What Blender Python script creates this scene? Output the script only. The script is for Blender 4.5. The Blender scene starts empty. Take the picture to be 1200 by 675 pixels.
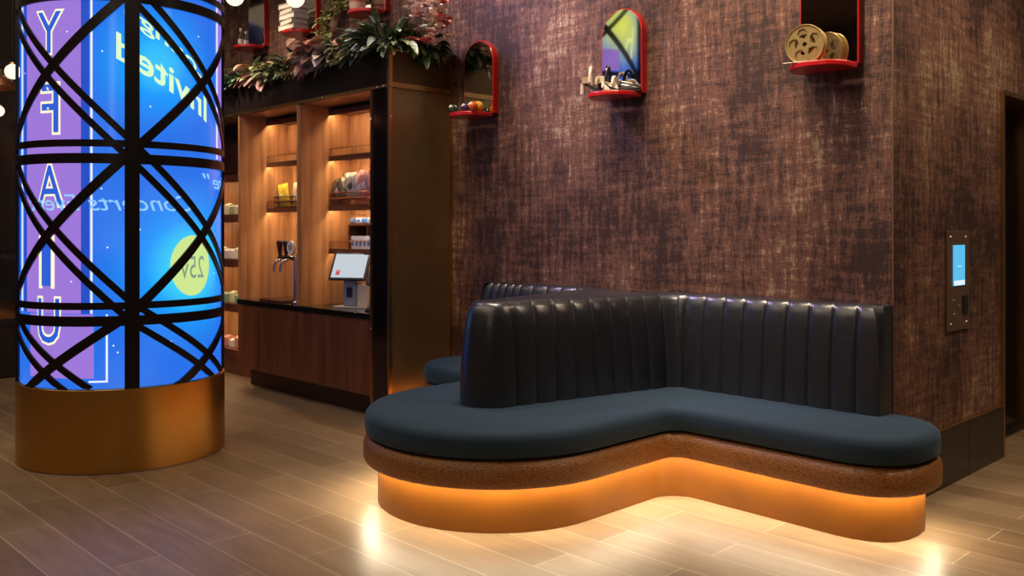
import bpy, bmesh, math, random
from mathutils import Vector, Matrix
R = math.radians
PI = math.pi
random.seed(7)
SC = bpy.context.scene
COL = SC.collection
SC.view_settings.view_transform = 'Standard'
SC.view_settings.look = 'None'

# ------------------------------------------------------------------ camera
H = 1.45; F = 1060.0; HY = 270.0
CAM = Vector((1.973, -4.66, H))
ANG = R(45.8)
RGT = Vector((math.cos(ANG), math.sin(ANG), 0)); FWD = Vector((-math.sin(ANG), math.cos(ANG), 0))
cd = bpy.data.cameras.new('camera'); cam = bpy.data.objects.new('camera', cd); COL.objects.link(cam)
cam.location = CAM; cam.rotation_euler = (R(90), 0, ANG)
cd.sensor_width = 36; cd.lens = F / 1200 * 36; cd.shift_y = -(337.5 - HY) / 1200
cd.clip_start = 0.05
SC.camera = cam
# measuring helpers: where a sight line meets a real surface
def ray(px, py): return FWD + RGT * ((px - 600) / F) + Vector((0, 0, (HY - py) / F))
def onY(px, py, y0):
    r = ray(px, py); return CAM + r * ((y0 - CAM.y) / r.y)
def onX(px, py, x0):
    r = ray(px, py); return CAM + r * ((x0 - CAM.x) / r.x)
def onZ(px, py, z0):
    r = ray(px, py); return CAM + r * ((z0 - CAM.z) / r.z)
def atD(px, py, d): return CAM + ray(px, py) * d

# ------------------------------------------------------------------ helpers
def new_mat(name):
    m = bpy.data.materials.new(name); m.use_nodes = True
    nt = m.node_tree; b = nt.nodes['Principled BSDF']
    return m, nt, b
def N(nt, t, **kw):
    n = nt.nodes.new(t)
    for k, v in kw.items(): setattr(n, k, v)
    return n
def pm(name, col, rough=.5, metal=0, emit=None, es=0, bump=0, bscale=60, var=0, vscale=8, sheen=0, coat=0, trans=0, stretch=(1,1,1), alpha=None):
    m, nt, b = new_mat(name); L = nt.links
    b.inputs['Base Color'].default_value = (*col, 1)
    b.inputs['Roughness'].default_value = rough; b.inputs['Metallic'].default_value = metal
    if emit: b.inputs['Emission Color'].default_value = (*emit, 1); b.inputs['Emission Strength'].default_value = es
    if sheen: b.inputs['Sheen Weight'].default_value = sheen; b.inputs['Sheen Roughness'].default_value = .4
    if coat: b.inputs['Coat Weight'].default_value = coat; b.inputs['Coat Roughness'].default_value = .12
    if trans: b.inputs['Transmission Weight'].default_value = trans
    tc = N(nt, 'ShaderNodeTexCoord'); mp = N(nt, 'ShaderNodeMapping'); mp.inputs['Scale'].default_value = stretch
    L.new(tc.outputs['Object'], mp.inputs['Vector'])
    n = N(nt, 'ShaderNodeTexNoise'); n.inputs['Scale'].default_value = vscale; n.inputs['Detail'].default_value = 4
    L.new(mp.outputs[0], n.inputs['Vector'])
    v = var if var else .06
    r = N(nt, 'ShaderNodeValToRGB')
    r.color_ramp.elements[0].position = .3; r.color_ramp.elements[1].position = .7
    r.color_ramp.elements[0].color = (*[max(0, c * (1 - v)) for c in col], 1)
    r.color_ramp.elements[1].color = (*[min(1, c * (1 + v)) for c in col], 1)
    L.new(n.outputs['Fac'], r.inputs[0]); L.new(r.outputs[0], b.inputs['Base Color'])
    if bump:
        n2 = N(nt, 'ShaderNodeTexNoise'); n2.inputs['Scale'].default_value = bscale; n2.inputs['Detail'].default_value = 3
        L.new(mp.outputs[0], n2.inputs['Vector'])
        bp = N(nt, 'ShaderNodeBump'); bp.inputs['Strength'].default_value = bump; bp.inputs['Distance'].default_value = .01
        L.new(n2.outputs['Fac'], bp.inputs['Height']); L.new(bp.outputs[0], b.inputs['Normal'])
    return m
def em(name, col, s): return pm(name, (0, 0, 0), .4, emit=col, es=s)

def obj(name, bm, m, parent=None, smooth=False, bevel=0):
    bmesh.ops.recalc_face_normals(bm, faces=bm.faces)
    me = bpy.data.meshes.new(name); bm.to_mesh(me); bm.free()
    for mm in (m if isinstance(m, (list, tuple)) else [m]): me.materials.append(mm)
    if smooth:
        for p in me.polygons: p.use_smooth = True
        try: me.set_sharp_from_angle(angle=R(40))
        except Exception: pass
    o = bpy.data.objects.new(name, me); COL.objects.link(o)
    if parent: o.parent = parent
    if bevel:
        mod = o.modifiers.new('bevel', 'BEVEL'); mod.width = bevel; mod.segments = 2; mod.limit_method = 'ANGLE'
    return o
def tag(o, label, cat, group=None, kind=None):
    o['label'] = label; o['category'] = cat
    if group: o['group'] = group
    if kind: o['kind'] = kind
    return o
def thing(name, label, cat, loc=(0, 0, 0), rz=0, group=None):
    o = bpy.data.objects.new(name, None); COL.objects.link(o); o.empty_display_size = .1
    o.location = loc; o.rotation_euler = (0, 0, rz)
    return tag(o, label, cat, group)
def struct(o): o['kind'] = 'structure'; return o
def copytree(root, loc, rz=None, label=None, group=None):
    def cp(o, par):
        c = o.copy(); COL.objects.link(c); c.parent = par
        for ch in [k for k in COL.objects if k.parent == o]: cp(ch, c)
        return c
    r = cp(root, None); r.location = loc
    if rz is not None: r.rotation_euler = (0, 0, rz)
    if label: r['label'] = label
    if group: r['group'] = group
    return r

def B(): return bmesh.new()
def box(bm, x0, x1, y0, y1, z0, z1, mi=0):
    vs = [bm.verts.new(p) for p in ((x0,y0,z0),(x1,y0,z0),(x1,y1,z0),(x0,y1,z0),(x0,y0,z1),(x1,y0,z1),(x1,y1,z1),(x0,y1,z1))]
    for f in ((0,3,2,1),(4,5,6,7),(0,1,5,4),(1,2,6,5),(2,3,7,6),(3,0,4,7)):
        bm.faces.new([vs[i] for i in f]).material_index = mi
    return vs
def tube(bm, pts, r, n=10, cap=True):
    pts = [Vector(p) for p in pts]; rs = r if isinstance(r, (list, tuple)) else [r] * len(pts)
    rings = []; up = None
    for i, p in enumerate(pts):
        d = (pts[min(i + 1, len(pts) - 1)] - pts[max(i - 1, 0)]).normalized()
        if up is None: up = d.orthogonal().normalized()
        up = (up - d * up.dot(d)).normalized(); sd = d.cross(up)
        rings.append([bm.verts.new(p + (up * math.cos(2*PI*k/n) + sd * math.sin(2*PI*k/n)) * rs[i]) for k in range(n)])
    for a, b in zip(rings, rings[1:]):
        for k in range(n): bm.faces.new((a[k], a[(k+1) % n], b[(k+1) % n], b[k]))
    if cap: bm.faces.new(rings[0][::-1]); bm.faces.new(rings[-1])
def lathe(bm, prof, c=(0, 0, 0), n=48, a0=0, a1=2*PI):
    c = Vector(c); full = abs(a1 - a0 - 2*PI) < 1e-6; m = n if full else n + 1
    rings = [[bm.verts.new(c + Vector((r * math.cos(a0 + (a1-a0)*k/n), r * math.sin(a0 + (a1-a0)*k/n), z))) for k in range(m)] if r > 1e-6 else [bm.verts.new(c + Vector((0, 0, z)))] for r, z in prof]
    for a, b in zip(rings, rings[1:]):
        for k in range(n):
            k2 = (k + 1) % m
            if len(a) == 1 and len(b) == 1: continue
            if len(a) == 1: bm.faces.new((a[0], b[k], b[k2]))
            elif len(b) == 1: bm.faces.new((a[k], a[k2], b[0]))
            else: bm.faces.new((a[k], a[k2], b[k2], b[k]))
def prism(bm, pts, off):
    off = Vector(off); a = [bm.verts.new(p) for p in pts]; b = [bm.verts.new(Vector(p) + off) for p in pts]
    n = len(a); bm.faces.new(a[::-1]); bm.faces.new(b)
    for i in range(n): bm.faces.new((a[i], a[(i+1) % n], b[(i+1) % n], b[i]))
def ball(bm, c, r, sub=2, sc=(1, 1, 1)):
    bmesh.ops.create_icosphere(bm, subdivisions=sub, radius=r, matrix=Matrix.Translation(c) @ Matrix.Diagonal((*sc, 1)))

# ------------------------------------------------------------------ materials
def wallpaper(name, dark, mid, hi):
    m, nt, b = new_mat(name); L = nt.links
    tc = N(nt, 'ShaderNodeTexCoord'); sp = N(nt, 'ShaderNodeSeparateXYZ'); L.new(tc.outputs['Object'], sp.inputs[0])
    ad = N(nt, 'ShaderNodeMath', operation='ADD'); L.new(sp.outputs[0], ad.inputs[0]); L.new(sp.outputs[1], ad.inputs[1])
    cb = N(nt, 'ShaderNodeCombineXYZ'); L.new(ad.outputs[0], cb.inputs[0]); L.new(sp.outputs[2], cb.inputs[2])
    def nz(sc, det, s=1, ro=.6):
        mp = N(nt, 'ShaderNodeMapping'); mp.inputs['Scale'].default_value = sc; L.new(cb.outputs[0], mp.inputs[0])
        n = N(nt, 'ShaderNodeTexNoise'); n.inputs['Scale'].default_value = s; n.inputs['Detail'].default_value = det; n.inputs['Roughness'].default_value = ro
        L.new(mp.outputs[0], n.inputs['Vector']); return n.outputs['Fac']
    def mix(a, bb, op='ADD', s=None):
        q = N(nt, 'ShaderNodeMath', operation=op); L.new(a, q.inputs[0])
        if s is not None: q.inputs[1].default_value = s
        else: L.new(bb, q.inputs[1])
        return q.outputs[0]
    v = nz((26, 1, 4), 6); h = nz((4, 1, 26), 6); bl = nz((1.5, 1, 1.1), 4, 1, .5); fv = nz((120, 1, 22), 3); fh = nz((22, 1, 120), 3)
    s1 = mix(mix(v, None, 'MULTIPLY', .22), mix(h, None, 'MULTIPLY', .16)); s2 = mix(mix(fv, None, 'MULTIPLY', .16), mix(fh, None, 'MULTIPLY', .12))
    s = mix(mix(s1, s2), mix(bl, None, 'MULTIPLY', .27))
    r = N(nt, 'ShaderNodeValToRGB'); e = r.color_ramp.elements
    e[0].position = .43; e[0].color = (*dark, 1); e[1].position = .5; e[1].color = (*mid, 1)
    x = e.new(.552); x.color = (*hi, 1)
    L.new(s, r.inputs[0]); L.new(r.outputs[0], b.inputs['Base Color'])
    mt = N(nt, 'ShaderNodeMapRange'); mt.inputs[1].default_value = .47; mt.inputs[2].default_value = .56; mt.inputs[3].default_value = .1; mt.inputs[4].default_value = .75
    L.new(s, mt.inputs[0]); L.new(mt.outputs[0], b.inputs['Metallic'])
    ro = N(nt, 'ShaderNodeMapRange'); ro.inputs[1].default_value = .45; ro.inputs[2].default_value = .56; ro.inputs[3].default_value = .6; ro.inputs[4].default_value = .42
    L.new(s, ro.inputs[0]); L.new(ro.outputs[0], b.inputs['Roughness'])
    bp = N(nt, 'ShaderNodeBump'); bp.inputs['Strength'].default_value = .35; bp.inputs['Distance'].default_value = .01
    L.new(s, bp.inputs['Height']); L.new(bp.outputs[0], b.inputs['Normal'])
    return m
M_wall = wallpaper('distressed_wallpaper', (.034, .013, .010), (.195, .090, .062), (.60, .44, .28))

def wood(name, c0, c1, rough=.4, axis='Z', sc=1.0, plank=0):
    m, nt, b = new_mat(name); L = nt.links
    tc = N(nt, 'ShaderNodeTexCoord'); mp = N(nt, 'ShaderNodeMapping')
    s = {'Z': (14, 14, .9), 'X': (.9, 14, 14)}[axis]; mp.inputs['Scale'].default_value = [k * sc for k in s]
    L.new(tc.outputs['Object'], mp.inputs[0])
    n = N(nt, 'ShaderNodeTexNoise'); n.inputs['Scale'].default_value = 1; n.inputs['Detail'].default_value = 6; n.inputs['Roughness'].default_value = .6
    L.new(mp.outputs[0], n.inputs['Vector'])
    r = N(nt, 'ShaderNodeValToRGB'); r.color_ramp.elements[0].position = .35; r.color_ramp.elements[1].position = .65
    r.color_ramp.elements[0].color = (*c0, 1); r.color_ramp.elements[1].color = (*c1, 1)
    L.new(n.outputs['Fac'], r.inputs[0]); L.new(r.outputs[0], b.inputs['Base Color']); b.inputs['Roughness'].default_value = rough
    return m
M_wood = wood('walnut_veneer', (.30, .132, .05), (.54, .28, .115))
M_wood_d = wood('dark_walnut', (.10, .030, .016), (.19, .062, .03), .35)
M_wood_h = wood('walnut_shelf', (.10, .03, .014), (.19, .065, .026), axis='X')

def floor_mat():
    m, nt, b = new_mat('oak_plank_floor'); L = nt.links
    tc = N(nt, 'ShaderNodeTexCoord')
    br = N(nt, 'ShaderNodeTexBrick'); br.inputs['Scale'].default_value = 1
    br.inputs['Brick Width'].default_value = 1.25; br.inputs['Row Height'].default_value = .22; br.inputs['Mortar Size'].default_value = .0028
    br.inputs['Mortar Smooth'].default_value = .3; br.inputs['Bias'].default_value = 0; br.offset = .37; br.offset_frequency = 2
    br.inputs['Color1'].default_value = (.205, .132, .072, 1); br.inputs['Color2'].default_value = (.300, .205, .120, 1); br.inputs['Mortar'].default_value = (.50, .38, .25, 1)
    mp0 = N(nt, 'ShaderNodeMapping'); mp0.inputs['Location'].default_value = (.3, .11, 0); L.new(tc.outputs['Object'], mp0.inputs[0]); L.new(mp0.outputs[0], br.inputs['Vector'])
    mp = N(nt, 'ShaderNodeMapping'); mp.inputs['Scale'].default_value = (1.6, 13, 1); L.new(tc.outputs['Object'], mp.inputs[0])
    n = N(nt, 'ShaderNodeTexNoise'); n.inputs['Scale'].default_value = 1.5; n.inputs['Detail'].default_value = 6; L.new(mp.outputs[0], n.inputs['Vector'])
    n3 = N(nt, 'ShaderNodeTexNoise'); n3.inputs['Scale'].default_value = 1.1; n3.inputs['Detail'].default_value = 3; L.new(tc.outputs['Object'], n3.inputs['Vector'])
    mr = N(nt, 'ShaderNodeMapRange'); mr.inputs[1].default_value = .3; mr.inputs[2].default_value = .7; mr.inputs[3].default_value = .82; mr.inputs[4].default_value = 1.12; L.new(n.outputs['Fac'], mr.inputs[0])
    mr3 = N(nt, 'ShaderNodeMapRange'); mr3.inputs[1].default_value = .3; mr3.inputs[2].default_value = .7; mr3.inputs[3].default_value = .85; mr3.inputs[4].default_value = 1.15; L.new(n3.outputs['Fac'], mr3.inputs[0])
    mu = N(nt, 'ShaderNodeMath', operation='MULTIPLY'); L.new(mr.outputs[0], mu.inputs[0]); L.new(mr3.outputs[0], mu.inputs[1])
    vm = N(nt, 'ShaderNodeVectorMath', operation='SCALE'); L.new(br.outputs['Color'], vm.inputs[0]); L.new(mu.outputs[0], vm.inputs['Scale'])
    L.new(vm.outputs[0], b.inputs['Base Color'])
    rr = N(nt, 'ShaderNodeMapRange'); rr.inputs[3].default_value = .33; rr.inputs[4].default_value = .42; b.inputs['Specular IOR Level'].default_value = .5; L.new(n.outputs['Fac'], rr.inputs[0]); L.new(rr.outputs[0], b.inputs['Roughness'])
    bp = N(nt, 'ShaderNodeBump'); bp.inputs['Strength'].default_value = .08; bp.inputs['Distance'].default_value = .01; L.new(n.outputs['Fac'], bp.inputs['Height']); L.new(bp.outputs[0], b.inputs['Normal'])
    return m
M_floor = floor_mat()
M_ceil = pm('dark_ceiling_paint', (.22, .15, .09), .8)
M_gold = pm('brushed_gold_trim', (.55, .33, .13), .3, 1)
M_black = pm('black_gloss_stone', (.008, .007, .007), .12, coat=.3)
M_tile = pm('black_tile', (.012, .008, .007), .22)
M_bronze = pm('bronze_mirror_panel', (.30, .20, .10), .3, .7, bump=.02, bscale=4)
M_bronze_d = pm('dark_bronze_panel', (.12, .07, .03), .3, .6)
M_navmir = pm('smoked_black_mirror', (.10, .07, .10), .12, .95)
M_steel = pm('brushed_steel', (.30, .24, .18), .32, 1, stretch=(1, 1, 20))
M_chrome = pm('polished_chrome', (.75, .72, .68), .15, 1)
M_red = pm('red_lacquer', (.50, .008, .008), .32, coat=.3)
M_mirror = pm('arched_mirror_glass', (.72, .70, .66), .04, 1)
M_iron = pm('black_iron', (.012, .008, .009), .35, .3)
M_blk = pm('matte_black', (.01, .01, .011), .5)

# ------------------------------------------------------------------ room shell
bm = B(); box(bm, -11, 6.5, -9.5, 5, -.1, 0); struct(obj('floor', bm, M_floor))
bm = B(); box(bm, -11, 6.5, -9.5, 5, 4.8, 4.9); struct(obj('ceiling', bm, M_ceil))
bm = B(); box(bm, -7.9, 0, 0, .15, 0, 4.8); struct(obj('wall_back', bm, M_wall))
# the side wall of the lift lobby, with its opening
DY0, DY1, DZ = 1.65, 2.95, 2.32
bm = B()
box(bm, -.15, 0, .151, DY0 - .001, 0, 4.799); box(bm, -.15, 0, DY1, 4.9, 0, 4.799); box(bm, -.15, 0, DY0 - .001, DY1, DZ + .001, 4.799)
struct(obj('wall_right', bm, M_wall))
bm = B(); box(bm, .001, .02, .02, DY0 - .04, 0.001, .33)
o = struct(obj('baseboard_right', bm, M_tile)); bb_r = o
bm = B(); box(bm, .001, .026, .001, DY0 - .04, .331, .339); obj('gold_trim', bm, M_gold, o)
bm = B(); box(bm, .0201, .0212, .02, DY0 - .04, .165, .168)
for y in (.42, 1.02): box(bm, .0201, .0212, y, y + .003, 0.002, .33)
obj('tile_joint', bm, pm('tile_grout', (.05, .04, .035), .6), o)
bm = B(); box(bm, -3.36, -3.5, -.018, -.001, .001, .33); box(bm, 0.0, .02, -.02, .02, .001, .33)
o = struct(obj('baseboard_back', bm, M_tile))
bm = B(); box(bm, -.004, .004, -.006, -.0005, .34, 4.79); struct(obj('trim_1', bm, pm('corner_bead', (.22, .12, .08), .4, .5)))
# lift door
dr = bpy.data.objects.new('door_1', None); COL.objects.link(dr); struct(dr)
bm = B(); box(bm, -.28, .02, DY0 - .03, DY0, 0.001, DZ + .03); box(bm, -.28, .02, DY1, DY1 + .03, 0.001, DZ + .03); box(bm, -.28, .02, DY0, DY1, DZ, DZ + .03)
obj('door_frame', bm, M_gold, dr)
M_lift = pm('dark_lift_steel', (.15, .115, .085), .28, 1, stretch=(1, 1, .05), vscale=30, var=.2)
for a, b_ in ((DY0 + .002, 2.36), (2.366, DY1 - .002)):
    bm = B(); box(bm, -.26, -.22, a, b_, .012, DZ - .002); obj('door_panel', bm, M_lift, dr, bevel=.002)
bm = B(); box(bm, -.26, -.15, DY0, DY1, .001, .011); obj('door_sill', bm, M_steel, dr)

# left glazed partition with dark frames
gp = bpy.data.objects.new('window_1', None); COL.objects.link(gp); struct(gp)
bm = B()
for y in (-.05, -1.2, -2.35, -3.5, -4.65, -5.8): box(bm, -7.96, -7.86, y - .04, y + .04, .5, 4.79)
for z in (.5, 1.25, 3.05, 4.72): box(bm, -7.955, -7.865, -7, 0, z, z + .07)
obj('window_frame', bm, pm('dark_window_frame', (.03, .022, .018), .4, .4), gp)
bm = B(); box(bm, -7.93, -7.915, -7, 0, .5, 4.79); obj('window_pane', bm, pm('dark_reflective_glass', (.06, .052, .042), .06, .6), gp)
bm = B(); box(bm, -7.97, -7.84, -7, 0, 0, .499); obj('window_sill_wall', bm, pm('black_plinth', (.012, .01, .01), .3), gp)
# room behind the camera, so that metal and leather have something to reflect
bm = B(); box(bm, -11, 6.5, -9.6, -9.5, 0, 4.8); struct(obj('wall_front', bm, M_wall))
bm = B(); box(bm, 6.5, 6.6, -9.5, 5, 0, 4.8); struct(obj('wall_side', bm, pm('warm_dark_plaster_side', (.10, .06, .04), .7)))

# control panel beside the lift
def wp(px, py): return onX(px, py, 0.0)
cp = thing('lift_call_panel', 'bronze lift call panel with blue touch screen on the side wall', 'control panel', (0.0002, .87, 1.16))
M_pan = pm('bronze_panel_metal', (.30, .19, .13), .35, .8)
bm = B(); box(bm, 0, .012, -.175, .175, -.29, .29); obj('plate', bm, M_pan, cp, bevel=.003)
bm = B(); box(bm, .0125, .016, -.085, .09, -.03, .205); sc_ = obj('screen', bm, em('cyan_touch_screen', (.10, .52, .85), 1.0), cp)
bm = B(); box(bm, .0162, .017, -.08, .085, -.028, .0); box(bm, .0162, .017, -.03, .03, .08, .084); obj('screen_text', bm, em('screen_white', (.75, .9, 1), 1.0), sc_)
bm = B(); box(bm, .0125, .02, .06, .135, -.205, -.09); obj('card_reader', bm, M_blk, cp, bevel=.008)
for y, z in ((-.12, .25), (-.12, -.25), (.12, .25), (.13, -.25)):
    bm = B(); tube(bm, [(.012, y, z), (.015, y, z)], .008, 10); obj('screw', bm, M_chrome, cp)
for y, z in ((-.07, -.12), (.01, -.155), (-.06, -.2)):
    bm = B(); tube(bm, [(.012, y, z), (.017, y, z)], .011, 12); obj('button', bm, M_chrome, cp)

# ------------------------------------------------------------------ round digital column
CX, CY = -4.096, -2.33; RO, RS = .632, .607
colm = thing('digital_column', 'round column with glowing blue screen behind black lattice on brass base', 'column', (CX, CY, 0))
facing = math.atan2(CAM.y - CY, CAM.x - CX)
def pc(px, py, r=RS):           # where a sight line meets the screen drum: angle and height
    d = ray(px, py); o = Vector((CAM.x - CX, CAM.y - CY)); dd = Vector((d.x, d.y))
    a = dd.dot(dd); b2 = o.dot(dd); c = o.dot(o) - r * r; q = b2 * b2 - a * c
    t = (-b2 - math.sqrt(max(q, 0))) / a
    p = o + dd * t
    return math.atan2(p.y, p.x), H + d.z * t
def cyl(a, z, r): return Vector((r * math.cos(a), r * math.sin(a), z))
ZT = 4.79
bm = B(); lathe(bm, [(RO - .006, 0.001), (RO, .006), (RO, .5), (RO - .008, .506), (RS - .03, .506)], n=96)
def brass():
    m, nt, b = new_mat('brushed_brass_base'); L = nt.links
    b.inputs['Base Color'].default_value = (.58, .32, .075, 1); b.inputs['Metallic'].default_value = 1
    b.inputs['Roughness'].default_value = .33
    tc = N(nt, 'ShaderNodeTexCoord'); mp = N(nt, 'ShaderNodeMapping'); mp.inputs['Scale'].default_value = (3, 3, 160); L.new(tc.outputs['Object'], mp.inputs[0])
    n = N(nt, 'ShaderNodeTexNoise'); n.inputs['Scale'].default_value = 1; n.inputs['Detail'].default_value = 3; L.new(mp.outputs[0], n.inputs['Vector'])
    mr = N(nt, 'ShaderNodeMapRange'); mr.inputs[3].default_value = .26; mr.inputs[4].default_value = .42; L.new(n.outputs['Fac'], mr.inputs[0]); L.new(mr.outputs[0], b.inputs['Roughness'])
    return m
obj('base', bm, brass(), colm, smooth=True)
# screen: blue with a cyan halo around the moon and behind the words
moonA, moonZ = pc(222, 312); moonA, moonZ = pc(225, 311); mp_ = cyl(moonA, moonZ, RS); invA, invZ = pc(185, 75); ip_ = cyl(invA, invZ, RS)
def screen_mat():
    m, nt, b = new_mat('blue_video_screen'); L = nt.links
    tc = N(nt, 'ShaderNodeTexCoord')
    def glow(p, rad):
        vd = N(nt, 'ShaderNodeVectorMath', operation='DISTANCE'); L.new(tc.outputs['Object'], vd.inputs[0]); vd.inputs[1].default_value = p
        mr = N(nt, 'ShaderNodeMapRange'); mr.inputs[1].default_value = 0; mr.inputs[2].default_value = rad; mr.inputs[3].default_value = 1; mr.inputs[4].default_value = 0
        mr.interpolation_type = 'SMOOTHSTEP'; L.new(vd.outputs['Value'], mr.inputs[0]); return mr.outputs[0]
    g = N(nt, 'ShaderNodeMath', operation='MAXIMUM'); L.new(glow(mp_, .62), g.inputs[0])
    g2 = N(nt, 'ShaderNodeMath', operation='MULTIPLY'); L.new(glow(ip_, .5), g2.inputs[0]); g2.inputs[1].default_value = .75; L.new(g2.outputs[0], g.inputs[1])
    r = N(nt, 'ShaderNodeValToRGB'); e = r.color_ramp.elements
    e[0].position = 0; e[0].color = (.018, .15, .74, 1); e[1].position = 1; e[1].color = (.06, .75, .85, 1)
    x = e.new(.5); x.color = (.01, .30, .90, 1)
    L.new(g.outputs[0], r.inputs[0])
    yg = glow(cyl(R(9), 3.42, RS), .50)
    n = N(nt, 'ShaderNodeTexNoise'); n.inputs['Scale'].default_value = 1.6; L.new(tc.outputs['Object'], n.inputs['Vector'])
    mx = N(nt, 'ShaderNodeMix', data_type='RGBA'); mr = N(nt, 'ShaderNodeMapRange'); mr.inputs[1].default_value = .45; mr.inputs[2].default_value = .75; mr.inputs[4].default_value = .35
    L.new(n.outputs['Fac'], mr.inputs[0]); L.new(mr.outputs[0], mx.inputs[0]); L.new(r.outputs[0], mx.inputs[6]); mx.inputs[7].default_value = (.10, .24, .84, 1)
    my = N(nt, 'ShaderNodeMix', data_type='RGBA'); L.new(yg, my.inputs[0]); L.new(mx.outputs[2], my.inputs[6]); my.inputs[7].default_value = (.80, .88, .12, 1)
    L.new(my.outputs[2], b.inputs['Emission Color']); b.inputs['Emission Strength'].default_value = 1.1
    b.inputs['Base Color'].default_value = (.01, .01, .02, 1); b.inputs['Roughness'].default_value = .15
    return m
bm = B(); lathe(bm, [(RS, .506), (RS, ZT)], n=128)
scr = obj('screen', bm, screen_mat(), colm, smooth=True)
def patch(bm, a0, a1, z0, z1, r, n=None, nz=1):
    n = n or max(2, int(abs(a1 - a0) / .05) + 1)
    g = [[bm.verts.new(cyl(a0 + (a1 - a0) * i / n, z0 + (z1 - z0) * j / nz, r)) for i in range(n + 1)] for j in range(nz + 1)]
    for j in range(nz):
        for i in range(n): bm.faces.new((g[j][i], g[j][i+1], g[j+1][i+1], g[j+1][i]))
def A(px, py=270): return pc(px, py)[0]
def Z(px, py): return pc(px, py)[1]
M_purp = em('lilac_screen_band', (.36, .20, .74), .95); M_line = em('screen_white_line', (.75, .78, 1), 1.15)
M_yell = em('screen_cream_glow', (1, .88, .60), 1.1); M_lblue = em('screen_letter_blue', (.03, .13, .75), .9)
M_pale = em('screen_pale_green', (.72, 1, .62), 1.0); M_moon = em('screen_moon', (.66, .86, .30), .95)
M_grey = em('screen_moon_digits', (.28, .42, .30), .8); M_cyan = em('screen_cyan_script', (.30, .62, 1), 1.0); M_dk = em('screen_deep_blue', (.02, .09, .62), .9)
ringz = [.955 + .968 * k for k in range(-0, 4)]
bm = B(); patch(bm, A(32), A(95), .955, ZT, RS + .002); patch(bm, A(36, 400), A(110, 400), .57, .95, RS + .002); patch(bm, R(12), R(62), 2.97, 3.17, RS + .002); patch(bm, A(254), A(261), 1.92, ZT, RS + .002); obj('lilac_band', bm, M_purp, scr)
bm = B(); patch(bm, A(95), A(104.5), .955, ZT, RS + .0022); patch(bm, A(28.5), A(32), .955, ZT, RS + .0022); obj('deep_blue_band', bm, M_dk, scr)
bm = B(); patch(bm, A(106), A(108.6), .955, ZT, RS + .003, 2); patch(bm, A(26), A(27.3), .955, ZT, RS + .003, 2); patch(bm, A(253), A(254.5), 1.92, ZT, RS + .003, 2)
patch(bm, A(124, 400), A(126.5, 400), .548, .95, RS + .003, 2); patch(bm, A(104, 437), A(126.5, 437), .545, .556, RS + .003)
obj('frame_line', bm, M_line, scr)
bm = B()
random.seed(3)
for px, py in ((79, 37), (30, 86), (232, 43), (245, 85), (119, 221), (126, 290), (164, 269), (238, 335), (133, 405), (138, 413), (191, 337), (30, 230), (212, 300), (84, 330), (176, 125), (120, 60), (250, 320), (200, 400)):
    a, z = pc(px, py, RS); w = .0065
    bm.faces.new([bm.verts.new(cyl(a + w / RS * q, z + w * s_, RS + .004)) for q, s_ in ((0, -1), (1, 0), (0, 1), (-1, 0))])
obj('star', bm, M_line, scr)
bm = B(); c_ = bm.verts.new(cyl(moonA, moonZ, RS + .003)); rr = [bm.verts.new(cyl(moonA + .16 / RS * math.cos(2*PI*k/40), moonZ + .19 * math.sin(2*PI*k/40), RS + .0045)) for k in range(40)]
rm = [bm.verts.new(cyl(moonA + .1 / RS * math.cos(2*PI*k/40), moonZ + .1 * math.sin(2*PI*k/40), RS + .0045)) for k in range(40)]
for k in range(40): bm.faces.new((rm[k], rm[(k+1) % 40], rr[(k+1) % 40], rr[k])); bm.faces.new((c_, rm[k], rm[(k+1) % 40]))
obj('moon', bm, M_moon, scr)
def text_mesh(s, offset=0, shear=0, spacing=1):
    c = bpy.data.curves.new('t', 'FONT'); c.body = s; c.offset = offset; c.shear = shear; c.resolution_u = 3; c.space_character = spacing
    o = bpy.data.objects.new('t', c); COL.objects.link(o)
    bpy.context.view_layer.update()
    me = bpy.data.meshes.new_from_object(o.evaluated_get(bpy.context.evaluated_depsgraph_get()))
    bpy.data.objects.remove(o); bpy.data.curves.remove(c)
    return me
def wrap(s, name, m, x0, x1, zlo, zhi, r, mirror=False, shear=0, slope=0, offset=0, bold=0, pyref=270, ref=None):
    """letters laid on the drum: x0,x1 left/right sight columns, zlo/zhi heights"""
    me = text_mesh(s, offset, shear); a = text_mesh(s, 0, shear) if offset else me
    xs = [v.co.x for v in a.vertices]; ys = [v.co.y for v in a.vertices]
    mx0, mx1, my0, my1 = min(xs), max(xs), min(ys), max(ys)
    a0, a1 = ref or (A(x0, pyref), A(x1, pyref))
    bm = B(); bm.from_mesh(me)
    bmesh.ops.subdivide_edges(bm, edges=[e for e in bm.edges if e.calc_length() > .3], cuts=2)
    bmesh.ops.triangulate(bm, faces=bm.faces)
    for v in bm.verts:
        u = (v.co.x - mx0) / (mx1 - mx0); w = (v.co.y - my0) / (my1 - my0)
        if mirror: u = 1 - u
        z = zlo + w * (zhi - zlo) + slope * (u - .5)
        v.co = cyl(a0 + (a1 - a0) * u, z, r)
    return obj(name, bm, m, scr)
for ch, x0, x1, y0, y1, mir in (('Y', 46, 72, 14, 62, False), ('F', 50, 69, 99, 155, True), ('A', 46, 74, 194, 241, False), ('I', 50, 60, 279, 335, False), ('U', 46, 70, 350, 402, True)):
    zl, zh = Z(60, y1), Z(60, y0)
    wrap(ch, 'letter_outline', M_yell, x0, x1, zl, zh, RS + .004, mir, offset=.04)
    wrap(ch, 'letter', M_lblue, x0, x1, zl, zh, RS + .0055, mir, offset=.004)
zr = Z(180, 75)
wrap('Lounge', 'script_word', M_pale, 146, 240, Z(190, 62), Z(190, 40), RS + .004, True, slope=-.34, offset=.014)
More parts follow.
